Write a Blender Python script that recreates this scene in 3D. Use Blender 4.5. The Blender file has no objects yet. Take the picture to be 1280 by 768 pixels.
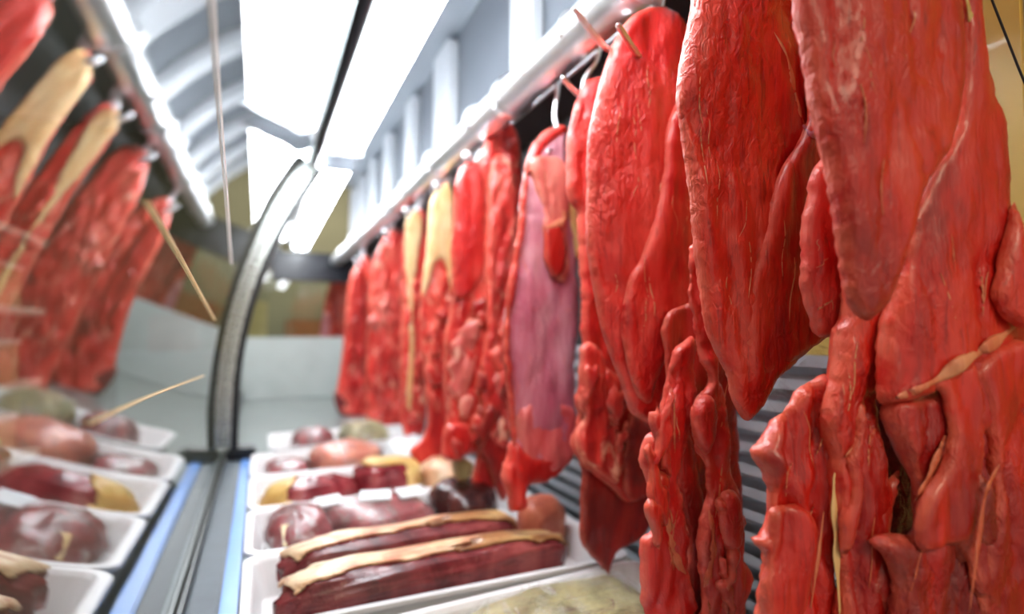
import bpy, bmesh, math, random
import numpy as np
from mathutils import Vector, Matrix
from mathutils.geometry import delaunay_2d_cdt

# ------------------------------------------------------------------ camera
FPX = 700.0                      # focal length in pixels of a 1280 wide frame
YAW = math.atan(314 / FPX)       # turned right of the case's long axis (+Y)
PITCH = math.radians(2.54)
SC = bpy.context.scene
COL = SC.collection
cam_d = bpy.data.cameras.new('camera')
cam_d.sensor_width = 36.0
cam_d.lens = 36.0 * FPX / 1280
cam_d.clip_start = 0.01
cam_d.dof.use_dof = True
cam_d.dof.focus_distance = 0.53
cam_d.dof.aperture_fstop = 2.0
cam = bpy.data.objects.new('camera', cam_d)
COL.objects.link(cam)
cam.rotation_euler = (math.pi / 2 + PITCH, 0, -YAW)
SC.camera = cam
CAM_M = cam.rotation_euler.to_matrix()

# ------------------------------------------------------------------ world, lamps, exposure
w = bpy.data.worlds.new('world')
SC.world = w
w.use_nodes = True
w.node_tree.nodes['Background'].inputs[0].default_value = (1.0, 0.9, 0.74, 1)
w.node_tree.nodes['Background'].inputs[1].default_value = 0.3
SC.view_settings.view_transform = 'Standard'
SC.view_settings.look = 'None'
SC.view_settings.gamma = 1
SC.view_settings.exposure = 1.2
TUBE = 14.0                       # emission of the case's own fluorescent diffusers
SHOP_LAMP = 9.0                 # warm shop ceiling lamp behind the camera
la = bpy.data.lights.new('shop_lamp', 'AREA')
la.energy = SHOP_LAMP
la.color = (1.0, 0.84, 0.6)
la.shape = 'RECTANGLE'; la.size = 0.9; la.size_y = 0.5
lo = bpy.data.objects.new('shop_lamp', la); COL.objects.link(lo)
lo.location = (-0.2, -1.3, 1.25)
lo.rotation_euler = (Vector((0.72, 0.2, 0.1)) - Vector(lo.location)).to_track_quat('-Z', 'Y').to_euler()

def shop_fill(x, y, z, e, col):  # unseen area lights added to brighten the shop beyond the glass
    l = bpy.data.lights.new('shop_fill_light', 'AREA'); l.energy = e; l.color = col; l.size = 1.0
    o = bpy.data.objects.new('shop_fill_light', l); COL.objects.link(o); o.location = (x, y, z)
lb = bpy.data.lights.new('board_fill_light', 'AREA'); lb.energy = 1.3; lb.color = (1.0, 0.78, 0.42); lb.size = 0.08  # unseen warm light added to brighten the cream board
ob = bpy.data.objects.new('board_fill_light', lb); COL.objects.link(ob); ob.location = (0.63, 0.10, 0.75)
ob.rotation_euler = (Vector((0.72, 0.34, 0.1)) - Vector(ob.location)).to_track_quat('-Z', 'Y').to_euler()
shop_fill(0.6, 4.9, 1.85, 26.0, (1.0, 0.93, 0.76))
shop_fill(-1.6, 2.2, 1.85, 3.0, (1.0, 0.9, 0.72))

random.seed(7)

# ------------------------------------------------------------------ node helpers
def srgb(r, g, b):
    f = lambda c: (c / 255 / 12.92) if c / 255 <= 0.04045 else ((c / 255 + 0.055) / 1.055) ** 2.4
    return (f(r), f(g), f(b), 1)

def mat(name, base=None, rough=0.5, metal=0.0, coat=0.0, spec=0.5):
    m = bpy.data.materials.new(name); m.use_nodes = True
    b = m.node_tree.nodes['Principled BSDF']
    if base: b.inputs['Base Color'].default_value = base
    b.inputs['Roughness'].default_value = rough
    b.inputs['Metallic'].default_value = metal
    b.inputs['Coat Weight'].default_value = coat
    b.inputs['Specular IOR Level'].default_value = spec
    return m, m.node_tree, b

def noise_tex(nt, scale, detail=4, rough=0.55, stretch=(1, 1, 1), dist=0.0):
    n = nt.nodes; l = nt.links
    tc = n.new('ShaderNodeTexCoord'); mp = n.new('ShaderNodeMapping'); tx = n.new('ShaderNodeTexNoise')
    mp.inputs['Scale'].default_value = stretch
    tx.inputs['Scale'].default_value = scale; tx.inputs['Detail'].default_value = detail
    tx.inputs['Roughness'].default_value = rough; tx.inputs['Distortion'].default_value = dist
    l.new(tc.outputs['Object'], mp.inputs[0]); l.new(mp.outputs[0], tx.inputs['Vector'])
    return tx

def ramp(nt, src, stops):
    r = nt.nodes.new('ShaderNodeValToRGB')
    e = r.color_ramp.elements
    while len(e) < len(stops): e.new(0.5)
    for q, (p, c) in zip(e, stops): q.position = p; q.color = c
    nt.links.new(src, r.inputs[0])
    return r

def mix(nt, fac, a, b):
    m = nt.nodes.new('ShaderNodeMix'); m.data_type = 'RGBA'
    if isinstance(fac, float): m.inputs[0].default_value = fac
    else: nt.links.new(fac, m.inputs[0])
    for s, k in ((a, 6), (b, 7)):
        if isinstance(s, tuple): m.inputs[k].default_value = s
        else: nt.links.new(s, m.inputs[k])
    return m.outputs[2]

def bump(nt, bsdf, src, strength, dist, prev=None):
    b = nt.nodes.new('ShaderNodeBump')
    b.inputs['Strength'].default_value = strength; b.inputs['Distance'].default_value = dist
    nt.links.new(src, b.inputs['Height'])
    if prev: nt.links.new(prev, b.inputs['Normal'])
    nt.links.new(b.outputs[0], bsdf.inputs['Normal'])
    return b.outputs[0]

def meat_mat(name, dark, mid, light, marble=None, marble_at=0.62, rough=0.42, sss=0.12, wet=1.0, fs=(1, 1, 0.10)):
    m, nt, b = mat(name, None, rough, 0, 0.28 * wet)
    L = nt.links
    b.inputs['Coat Roughness'].default_value = 0.14
    big = noise_tex(nt, 11, 4, 0.55, (1, 1, 0.4), 0.8)
    col = ramp(nt, big.outputs['Fac'], [(0.36, dark), (0.5, mid), (0.68, light)]).outputs[0]
    fib = noise_tex(nt, 190, 3, 0.6, fs, 0.6)
    fr = ramp(nt, fib.outputs['Fac'], [(0.48, (0, 0, 0, 1)), (0.8, (1, 1, 1, 1))])
    mul = nt.nodes.new('ShaderNodeMath'); mul.operation = 'MULTIPLY'; mul.inputs[1].default_value = 0.3
    L.new(fr.outputs[0], mul.inputs[0])
    col = mix(nt, mul.outputs[0], col, light)
    fd = ramp(nt, fib.outputs['Fac'], [(0.3, (0.7, 0.7, 0.7, 1)), (0.45, (0, 0, 0, 1))])
    col = mix(nt, fd.outputs[0], col, dark)
    if marble:
        mb = noise_tex(nt, 34, 5, 0.62, (1, 1, 0.45), 1.6)
        mr = ramp(nt, mb.outputs['Fac'], [(marble_at, (0, 0, 0, 1)), (marble_at + 0.12, (0.85, 0.85, 0.85, 1))])
        col = mix(nt, mr.outputs[0], col, marble)
    # edge light put into the colour as a pale membrane tint, broken by noise
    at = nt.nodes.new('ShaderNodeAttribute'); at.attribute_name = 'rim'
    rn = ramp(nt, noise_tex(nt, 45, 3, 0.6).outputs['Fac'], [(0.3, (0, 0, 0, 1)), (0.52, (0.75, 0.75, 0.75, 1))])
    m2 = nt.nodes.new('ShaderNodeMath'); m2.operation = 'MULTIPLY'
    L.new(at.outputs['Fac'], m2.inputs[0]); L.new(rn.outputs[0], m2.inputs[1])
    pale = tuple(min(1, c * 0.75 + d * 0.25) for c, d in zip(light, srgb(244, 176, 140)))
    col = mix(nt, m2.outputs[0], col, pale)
    L.new(col, b.inputs['Base Color'])
    b.inputs['Subsurface Weight'].default_value = sss
    b.inputs['Subsurface Radius'].default_value = (1.0, 0.25, 0.15)
    b.inputs['Subsurface Scale'].default_value = 0.008
    n1 = bump(nt, b, fib.outputs['Fac'], 0.5, 0.003)
    wetn = noise_tex(nt, 130, 2, 0.5, (1, 1, 0.6), 0.9)
    msk = ramp(nt, noise_tex(nt, 10, 2, 0.5).outputs['Fac'], [(0.45, (0.12, 0.12, 0.12, 1)), (0.6, (1, 1, 1, 1))])
    m3 = nt.nodes.new('ShaderNodeMath'); m3.operation = 'MULTIPLY'
    L.new(wetn.outputs['Fac'], m3.inputs[0]); L.new(msk.outputs[0], m3.inputs[1])
    bump(nt, b, m3.outputs[0], 0.6 * wet, 0.006, n1)
    return m

M = {}
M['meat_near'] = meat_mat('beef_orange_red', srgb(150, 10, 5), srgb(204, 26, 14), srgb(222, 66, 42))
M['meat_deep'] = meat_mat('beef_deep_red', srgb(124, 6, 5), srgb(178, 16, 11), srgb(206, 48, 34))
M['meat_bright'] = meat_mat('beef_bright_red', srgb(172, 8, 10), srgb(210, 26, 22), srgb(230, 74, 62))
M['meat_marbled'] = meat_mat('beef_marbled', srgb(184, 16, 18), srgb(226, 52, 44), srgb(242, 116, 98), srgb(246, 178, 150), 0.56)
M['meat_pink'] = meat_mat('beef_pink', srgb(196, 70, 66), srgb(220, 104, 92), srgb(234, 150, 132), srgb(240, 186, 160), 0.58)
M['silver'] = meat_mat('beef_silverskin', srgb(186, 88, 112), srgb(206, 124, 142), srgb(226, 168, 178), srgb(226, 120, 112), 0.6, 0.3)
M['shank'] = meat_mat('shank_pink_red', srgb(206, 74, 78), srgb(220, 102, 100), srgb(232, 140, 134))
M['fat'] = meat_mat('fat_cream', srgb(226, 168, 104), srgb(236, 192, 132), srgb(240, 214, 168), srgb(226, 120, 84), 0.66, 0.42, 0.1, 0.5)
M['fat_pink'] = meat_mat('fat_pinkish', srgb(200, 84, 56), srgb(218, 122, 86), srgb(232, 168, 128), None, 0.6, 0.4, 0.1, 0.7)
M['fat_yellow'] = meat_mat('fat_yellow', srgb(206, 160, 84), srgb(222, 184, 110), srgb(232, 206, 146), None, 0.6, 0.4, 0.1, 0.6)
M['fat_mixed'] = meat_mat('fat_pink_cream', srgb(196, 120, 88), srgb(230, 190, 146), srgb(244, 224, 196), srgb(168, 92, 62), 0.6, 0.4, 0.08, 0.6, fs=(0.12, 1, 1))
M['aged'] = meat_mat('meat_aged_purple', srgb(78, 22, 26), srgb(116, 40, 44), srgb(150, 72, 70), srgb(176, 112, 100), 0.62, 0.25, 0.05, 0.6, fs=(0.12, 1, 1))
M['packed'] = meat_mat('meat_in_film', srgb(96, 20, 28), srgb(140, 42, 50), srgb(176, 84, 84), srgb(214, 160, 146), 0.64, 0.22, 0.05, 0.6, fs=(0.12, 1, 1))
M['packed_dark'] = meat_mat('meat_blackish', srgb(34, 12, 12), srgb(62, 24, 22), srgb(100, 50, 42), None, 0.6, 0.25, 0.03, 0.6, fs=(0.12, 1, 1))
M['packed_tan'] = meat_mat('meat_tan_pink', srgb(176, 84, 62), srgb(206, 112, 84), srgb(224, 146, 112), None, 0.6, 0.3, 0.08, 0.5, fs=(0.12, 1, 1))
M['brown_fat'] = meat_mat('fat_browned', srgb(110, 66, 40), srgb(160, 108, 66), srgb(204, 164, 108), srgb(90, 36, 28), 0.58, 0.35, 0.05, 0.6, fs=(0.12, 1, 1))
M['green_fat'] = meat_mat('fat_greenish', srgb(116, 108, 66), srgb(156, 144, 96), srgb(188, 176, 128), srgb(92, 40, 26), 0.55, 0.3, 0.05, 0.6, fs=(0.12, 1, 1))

def film_mat():
    m, nt, b = mat('clear_film', (0.86, 0.89, 0.86, 1), 0.12, 0, 0.3)
    n = noise_tex(nt, 50, 3, 0.6, (1, 0.5, 1), 2.0)
    bump(nt, b, n.outputs['Fac'], 0.9, 0.008)
    tr = nt.nodes.new('ShaderNodeBsdfTransparent'); mx = nt.nodes.new('ShaderNodeMixShader')
    r = ramp(nt, noise_tex(nt, 22, 4, 0.65, (1, 0.4, 1), 2.5).outputs['Fac'], [(0.5, (0.04, 0.04, 0.04, 1)), (0.78, (0.42, 0.42, 0.42, 1))])
    nt.links.new(r.outputs[0], mx.inputs[0]); nt.links.new(tr.outputs[0], mx.inputs[1]); nt.links.new(b.outputs[0], mx.inputs[2])
    nt.links.new(mx.outputs[0], nt.nodes['Material Output'].inputs[0])
    return m
M['film'] = film_mat()
M['membrane'] = film_mat()
M['membrane'].name = 'translucent_membrane'
M['membrane'].node_tree.nodes['Principled BSDF'].inputs['Base Color'].default_value = srgb(168, 160, 132)

def metal_mat(name, col, rough, stretch=(1, 1, 1), scale=120, amp=0.15):
    m, nt, b = mat(name, col, rough, 1.0)
    n = noise_tex(nt, scale, 3, 0.6, stretch)
    r = ramp(nt, n.outputs['Fac'], [(0.3, (max(rough - amp, 0.02),) * 3 + (1,)), (0.7, (rough + amp,) * 3 + (1,))])
    nt.links.new(r.outputs[0], b.inputs['Roughness'])
    return m
M['chrome'] = metal_mat('polished_chrome', (0.94, 0.95, 0.96, 1), 0.34, amp=0.05)
M['rail'] = metal_mat('satin_chrome', (0.95, 0.96, 0.97, 1), 0.36, amp=0.05)
M['steel'] = metal_mat('brushed_steel', (0.42, 0.46, 0.5, 1), 0.34, (8, 0.3, 1))
M['upright'] = metal_mat('dull_anodised_metal', (0.5, 0.53, 0.52, 1), 0.28, amp=0.06)
M['steel_dark'] = metal_mat('dull_steel', (0.42, 0.45, 0.46, 1), 0.42, (1, 6, 1))

def plain(name, col, rough=0.5, var=0.08, scale=8, coat=0.0, metal=0.0):
    m, nt, b = mat(name, None, rough, metal, coat)
    n = noise_tex(nt, scale, 4, 0.6)
    lo_ = tuple(c * (1 - var) for c in col[:3]) + (1,); hi = tuple(min(1, c * (1 + var)) for c in col[:3]) + (1,)
    nt.links.new(ramp(nt, n.outputs['Fac'], [(0.3, lo_), (0.7, hi)]).outputs[0], b.inputs['Base Color'])
    return m
M['white_paint'] = plain('white_enamel', srgb(240, 243, 247), 0.35, 0.04, 5, 0.2)
M['grey_paint'] = plain('pale_grey_enamel', srgb(176, 184, 192), 0.4, 0.05, 4, 0.1)
M['sill'] = plain('grey_blue_sill_paint', srgb(66, 75, 84), 0.45, 0.14, 26)
M['bay'] = plain('blue_grey_enamel', srgb(128, 134, 142), 0.4, 0.06, 4, 0.1)
M['tray'] = plain('white_tray_plastic', srgb(232, 230, 230), 0.35, 0.03, 6, 0.15)
M['rubber'] = plain('black_rubber', srgb(14, 17, 22), 0.35, 0.2, 30)
M['black'] = plain('black_plastic', srgb(14, 17, 26), 0.3, 0.2, 20)
M['dark_back'] = plain('dark_grey_board', srgb(46, 46, 48), 0.6, 0.2, 6)
M['blue_edge'] = plain('blue_plastic_edge', srgb(96, 150, 226), 0.3, 0.08, 12, 0.3)
M['cream'] = plain('cream_panel', srgb(206, 178, 100), 0.35, 0.07, 5, 0.2)
M['end_grey'] = plain('grey_end_panel', srgb(186, 194, 190), 0.25, 0.08, 4, 0.3)
M['deck'] = plain('grey_deck_plate', srgb(128, 134, 132), 0.35, 0.1, 10, 0.1, 0.3)
M['shop_wall'] = plain('shop_wall_olive', srgb(128, 126, 104), 0.7, 0.15, 2)
M['shop_floor'] = plain('shop_floor_tile', srgb(110, 106, 96), 0.4, 0.1, 3)
M['carton'] = plain('brown_carton', srgb(150, 104, 66), 0.7, 0.12, 8)
M['carton_pale'] = plain('pale_carton', srgb(176, 166, 118), 0.7, 0.12, 8)
M['shelf_white'] = plain('white_shelf', srgb(226, 222, 206), 0.4, 0.04, 6)
M['label'] = plain('silver_white_label', srgb(224, 228, 230), 0.25, 0.06, 50, 0.2)
M['gold'] = plain('gold_sticker', srgb(206, 170, 96), 0.3, 0.2, 60, 0.2)
M['string'] = plain('pale_twine', srgb(236, 212, 176), 0.7, 0.08, 90)
M['string_white'] = plain('white_thread', srgb(244, 240, 240), 0.6, 0.05, 90)

def emit(name, col, strength):
    m = bpy.data.materials.new(name); m.use_nodes = True; nt = m.node_tree
    nt.nodes.remove(nt.nodes['Principled BSDF'])
    e = nt.nodes.new('ShaderNodeEmission'); e.inputs[0].default_value = col; e.inputs[1].default_value = strength
    nt.links.new(e.outputs[0], nt.nodes['Material Output'].inputs[0])
    return m
M['tube'] = emit('fluorescent_diffuser', (0.90, 0.95, 1.0, 1), TUBE)

def glass_mat(name, ior, tint, coat=0.0):
    m = bpy.data.materials.new(name); m.use_nodes = True; nt = m.node_tree
    nt.nodes.remove(nt.nodes['Principled BSDF'])
    fr = nt.nodes.new('ShaderNodeFresnel'); fr.inputs[0].default_value = ior
    t = nt.nodes.new('ShaderNodeBsdfTransparent'); t.inputs[0].default_value = tint
    g = nt.nodes.new('ShaderNodeBsdfGlossy'); g.inputs['Roughness'].default_value = 0.0
    mx = nt.nodes.new('ShaderNodeMixShader')
    geo = nt.nodes.new('ShaderNodeNewGeometry')
    mth = nt.nodes.new('ShaderNodeMath'); mth.operation = 'MULTIPLY'
    inv = nt.nodes.new('ShaderNodeMath'); inv.operation = 'SUBTRACT'; inv.inputs[0].default_value = 1.0
    nt.links.new(geo.outputs['Backfacing'], inv.inputs[1])
    ml = nt.nodes.new('ShaderNodeMath'); ml.operation = 'MULTIPLY_ADD'; ml.inputs[1].default_value = 1 - coat; ml.inputs[2].default_value = coat
    nt.links.new(fr.outputs[0], ml.inputs[0]); nt.links.new(ml.outputs[0], mth.inputs[0]); nt.links.new(inv.outputs[0], mth.inputs[1])
    nt.links.new(mth.outputs[0], mx.inputs[0]); nt.links.new(t.outputs[0], mx.inputs[1]); nt.links.new(g.outputs[0], mx.inputs[2])
    nt.links.new(mx.outputs[0], nt.nodes['Material Output'].inputs[0])
    return m
M['glass'] = glass_mat('case_glass', 2.2, (0.9, 0.94, 0.92, 1), 0.4)   # mirror-coated front glass
M['glass_end'] = glass_mat('end_glass', 1.7, (0.9, 0.94, 0.9, 1))

# ------------------------------------------------------------------ object helpers
def put(o, parent=None, **props):
    COL.objects.link(o)
    if parent is not None: o.parent = parent
    for k, v in props.items(): o[k] = v
    return o

def thing(name, label, cat, loc=(0, 0, 0), group=None, rotz=0.0):
    o = bpy.data.objects.new(name, None); COL.objects.link(o)
    o.empty_display_size = 0.05
    o.location = loc; o.rotation_euler = (0, 0, rotz)
    o['label'] = label; o['category'] = cat
    if group: o['group'] = group
    return o

def mesh_obj(name, verts, faces, m, parent=None, smooth=True, **props):
    me = bpy.data.meshes.new(name)
    me.from_pydata([tuple(v) for v in verts], [], faces)
    if smooth: me.polygons.foreach_set('use_smooth', [True] * len(me.polygons))
    me.materials.append(m); me.update()
    return put(bpy.data.objects.new(name, me), parent, **props)

def bm_obj(name, bm, m, parent=None, smooth=False, **props):
    me = bpy.data.meshes.new(name); bm.to_mesh(me); bm.free()
    if smooth: me.polygons.foreach_set('use_smooth', [True] * len(me.polygons))
    me.materials.append(m)
    return put(bpy.data.objects.new(name, me), parent, **props)

def box(name, lo, hi, m, parent=None, bevel=0.0, **props):
    bm = bmesh.new(); bmesh.ops.create_cube(bm, size=1)
    for v in bm.verts:
        v.co = Vector([(lo[i] + hi[i]) / 2 + v.co[i] * (hi[i] - lo[i]) for i in range(3)])
    if bevel:
        bmesh.ops.bevel(bm, geom=list(bm.edges), offset=bevel, segments=2, affect='EDGES')
    return bm_obj(name, bm, m, parent, False, **props)

def frames(path):
    P = [Vector(p) for p in path]; T = []
    for i in range(len(P)):
        T.append((P[min(i + 1, len(P) - 1)] - P[max(i - 1, 0)]).normalized())
    ref = Vector((0, 0, 1)) if abs(T[0].z) < 0.9 else Vector((1, 0, 0))
    N = [(ref - T[0] * ref.dot(T[0])).normalized()]
    for i in range(1, len(P)):
        n = N[-1] - T[i] * N[-1].dot(T[i]); N.append(n.normalized())
    return P, T, N

def tube(name, path, r, m, parent=None, sides=10, **props):
    P, T, N = frames(path)
    rs = r if isinstance(r, (list, tuple)) else [r] * len(P)
    vs, fs = [], []
    for p, t, n, q in zip(P, T, N, rs):
        b = t.cross(n)
        for k in range(sides):
            a = 2 * math.pi * k / sides
            vs.append(p + (n * math.cos(a) + b * math.sin(a)) * q)
    for i in range(len(P) - 1):
        for k in range(sides):
            fs.append((i * sides + k, i * sides + (k + 1) % sides, (i + 1) * sides + (k + 1) % sides, (i + 1) * sides + k))
    fs.append(tuple(reversed(range(sides)))); fs.append(tuple(range((len(P) - 1) * sides, len(P) * sides)))
    return mesh_obj(name, vs, fs, m, parent, True, **props)

def catmull(pts, n, closed=False):
    pts = [np.array(p, float) for p in pts]; out = []
    L = len(pts); segs = L if closed else L - 1
    for i in range(segs):
        if closed: p0, p1, p2, p3 = pts[i - 1], pts[i], pts[(i + 1) % L], pts[(i + 2) % L]
        else: p0, p1, p2, p3 = pts[max(i - 1, 0)], pts[i], pts[i + 1], pts[min(i + 2, L - 1)]
        for k in range(n):
            t = k / n
            out.append(0.5 * (2 * p1 + (p2 - p0) * t + (2 * p0 - 5 * p1 + 4 * p2 - p3) * t * t + (3 * p1 - p0 - 3 * p2 + p3) * t ** 3))
    if not closed: out.append(pts[-1])
    return np.array(out)

def ray(px, py):
    return CAM_M @ Vector(((px - 640) / FPX, (384 - py) / FPX, -1.0))

# numpy value noise
def _h(ix, iy, seed):
    n = (ix.astype(np.int64) * 374761393 + iy.astype(np.int64) * 668265263 + seed * 974711) & 0xffffffff
    n = ((n ^ (n >> 13)) * 1274126177) & 0xffffffff
    return ((n ^ (n >> 16)) & 0xffff) / 65535.0
def vnoise(x, y, seed=0):
    ix = np.floor(x); iy = np.floor(y); fx = x - ix; fy = y - iy
    fx = fx * fx * fx * (fx * (fx * 6 - 15) + 10); fy = fy * fy * fy * (fy * (fy * 6 - 15) + 10)
    a = _h(ix, iy, seed); b = _h(ix + 1, iy, seed); c = _h(ix, iy + 1, seed); d = _h(ix + 1, iy + 1, seed)
    return (a + (b - a) * fx + (c - a) * fy + (a - b - c + d) * fx * fy) * 2 - 1
def fbm(x, y, seed=0, octv=3):
    s = 0; a = 1.0
    for k in range(octv):
        s = s + a * vnoise(x * 2 ** k + 17.3 * k, y * 2 ** k - 9.1 * k, seed + k); a *= 0.5
    return s / 1.75

# ------------------------------------------------------------------ meat slabs
RX, RZ = 0.45, 0.47              # meat rail axis
class Plane:
    """the upright sheet one hanging cut lies in"""
    def __init__(self, px_top, yaw_deg=0, x=RX, dy=0.0):
        d = ray(px_top, 300); self.y = x / d.x * d.y + dy
        self.o = Vector((x, self.y, 0)); a = math.radians(yaw_deg)
        self.e = Vector((math.cos(a), math.sin(a), 0)); self.n = Vector((math.sin(a), -math.cos(a), 0))
    def at(self, px, py, off=0.0):
        d = ray(px, py); n = self.n
        t = ((self.o + n * off).dot(n)) / d.dot(n); p = d * t - self.o
        return (p.dot(self.e), p.z)
    def world(self, a, b, off): return self.o + self.e * a + self.n * off + Vector((0, 0, b))

def resample(poly, step):
    d = np.r_[0, np.cumsum(np.linalg.norm(np.diff(np.vstack([poly, poly[:1]]), axis=0), axis=1))]
    n = max(8, int(d[-1] / step)); s = np.linspace(0, d[-1], n, endpoint=False)
    q = np.vstack([poly, poly[:1]])
    return np.c_[np.interp(s, d, q[:, 0]), np.interp(s, d, q[:, 1])]

def seg_dist(P, A, B):
    best = np.full(len(P), 1e9)
    for a, b in zip(A, B):
        ab = b - a; L = max((ab ** 2).sum(), 1e-12)
        t = np.clip(((P - a) @ ab) / L, 0, 1)
        best = np.minimum(best, np.hypot(*(P - a - t[:, None] * ab).T))
    return best

def inside(P, poly):
    c = np.zeros(len(P), bool); x, y = P[:, 0], P[:, 1]
    for (x0, y0), (x1, y1) in zip(poly, np.roll(poly, -1, 0)):
        k = ((y0 > y) != (y1 > y))
        if y1 != y0: c ^= k & (x < (x1 - x0) * (y - y0) / (y1 - y0) + x0)
    return c

def slab(name, pl, px, m, parent, thick=0.016, off=0.0, res=0.006, seed=1, lump=0.004, lump_s=0.05,
         grain=0.0012, grain_dir=0.0, curl=0.0, wave=0.0, ragged=0.003, creases=(), smooth_outline=True, edge=0.010, tilt=0.0, fold=None, ab=None, **props):
    """a fleshy sheet of real thickness with a rounded rim, lumps, grain and creases"""
    rng = np.random.RandomState(seed)
    pts = ab if ab is not None else [pl.at(x, y, off) for x, y in px]
    fold = lump * 0.8 if fold is None else fold
    poly = catmull(pts, 5, True) if smooth_outline else np.array(pts)
    poly = resample(poly, res)
    if ragged:
        cen = poly.mean(0); s = np.arange(len(poly)) * res
        nrm = np.roll(poly, -1, 0) - np.roll(poly, 1, 0); nrm = np.c_[nrm[:, 1], -nrm[:, 0]]
        nrm /= np.maximum(np.linalg.norm(nrm, axis=1), 1e-9)[:, None]
        poly = poly + nrm * (ragged * (fbm(s / 0.022, s * 0 + seed, seed + 5, 4) - 0.8 * np.clip(vnoise(s / 0.013, s * 0 + seed + 3.3, seed + 6) - 0.35, 0, 1)))[:, None]
    lo_, hi = poly.min(0), poly.max(0)
    gx = np.arange(lo_[0], hi[0], res); gy = np.arange(lo_[1], hi[1], res * 1.1)
    G = np.array([(x + (0.5 * res if j % 2 else 0), y) for j, y in enumerate(gy) for x in gx])
    G = G + rng.uniform(-0.15, 0.15, G.shape) * res
    G = G[inside(G, poly)]
    if len(G):
        dd = seg_dist(G, poly, np.roll(poly, -1, 0)); keep = dd > 0.45 * res
        G, dd = G[keep], dd[keep]
    else: dd = np.zeros(0)
    nb = len(poly)
    V2 = [Vector(p) for p in poly] + [Vector(p) for p in G]
    V2, _, F, ov, _, _ = delaunay_2d_cdt(V2, [(i, (i + 1) % nb) for i in range(nb)], [], 1, 1e-6)
    P = np.array([(v.x, v.y) for v in V2])
    D = seg_dist(P, poly, np.roll(poly, -1, 0)); D[D < 1e-5] = 0
    e = np.clip(D / edge, 0, 1); t = thick * 0.5 * np.sqrt(np.clip(1 - (1 - e) ** 2, 0, 1))
    x, y = P[:, 0], P[:, 1]; xc = (lo_[0] + hi[0]) / 2; hw = max((hi[0] - lo_[0]) / 2, 1e-3)
    drop = np.clip((hi[1] - y) / max(hi[1] - lo_[1], 1e-3), 0, 1)
    mid = off - curl * ((x - xc) / hw) ** 2 + tilt * (x - xc) + wave * drop * np.sin((x - xc) / 0.055 * 2 + seed + 3 * drop)
    ca, sa = math.cos(grain_dir), math.sin(grain_dir)
    gu, gv = x * ca + y * sa, -x * sa + y * ca
    k = np.clip(D / (edge * 0.8), 0, 1)
    def relief(sd):
        r = lump * fbm(x / lump_s, y / (lump_s * 1.7), sd)
        r = r + grain * (1 - 2 * np.abs(fbm(gu / 0.009, gv / 0.085, sd + 9)))
        r = r + grain * 0.8 * fbm(x / 0.011, y / 0.014, sd + 21)
        r = r + grain * 0.25 * fbm(x / 0.0052, y / 0.0085, sd + 27, 2)
        wx = x + 0.012 * fbm(x / 0.05, y / 0.05, sd + 33)
        nf = np.abs(vnoise(wx / 0.03, y / 0.12, sd + 50)) * 2
        r = r + fold * (np.clip(nf, 0, 1) ** 0.6 - 0.75)
        return r * k
    front = mid + t + relief(seed)
    for (pp, amp, wid) in creases:
        c = catmull([pl.at(a, b, off) for a, b in pp], 4)
        ds = seg_dist(P, c[:-1], c[1:])
        front = front + amp * np.exp(-(ds / wid) ** 2) * k
    back = mid - t - relief(seed + 40) * 0.7
    rim = D <= 0
    front = np.maximum(front, back + 0.0008)
    front[rim] = mid[rim]
    N = len(P); bidx = np.arange(N); ni = np.nonzero(~rim)[0]
    bidx[ni] = N + np.arange(len(ni))
    base = parent.location if parent is not None else Vector((0, 0, 0))
    vs = [pl.world(P[i, 0], P[i, 1], front[i]) - base for i in range(N)] + [pl.world(P[i, 0], P[i, 1], back[i]) - base for i in ni]
    fs = []
    for f in F:
        f = list(f); a = Vector(P[f[1]] - P[f[0]]); b = Vector(P[f[2]] - P[f[0]])
        if a.x * b.y - a.y * b.x < 0: f.reverse()
        fs.append(tuple(f)); g = tuple(int(bidx[i]) for i in reversed(f))
        if set(g) != set(f): fs.append(g)
    o = mesh_obj(name, vs, fs, m, parent, True, **props)
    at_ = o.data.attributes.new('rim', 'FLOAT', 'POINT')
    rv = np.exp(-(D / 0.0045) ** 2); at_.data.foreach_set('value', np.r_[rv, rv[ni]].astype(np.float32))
    o_surf = (P, front, pl, base)
    SURF[o.name] = o_surf
    return o
SURF = {}

def on(o, px, py, lift=0.0):
    """world point where the pixel's line of sight meets the face of a slab"""
    P, fr, pl, base = SURF[o.name]
    off = 0.0
    for _ in range(2):
        a, b = pl.at(px, py, off)
        i = np.argmin((P[:, 0] - a) ** 2 + (P[:, 1] - b) ** 2); off = float(fr[i])
    a, b = pl.at(px, py, off + lift)
    return pl.world(a, b, off + lift) - base

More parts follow.
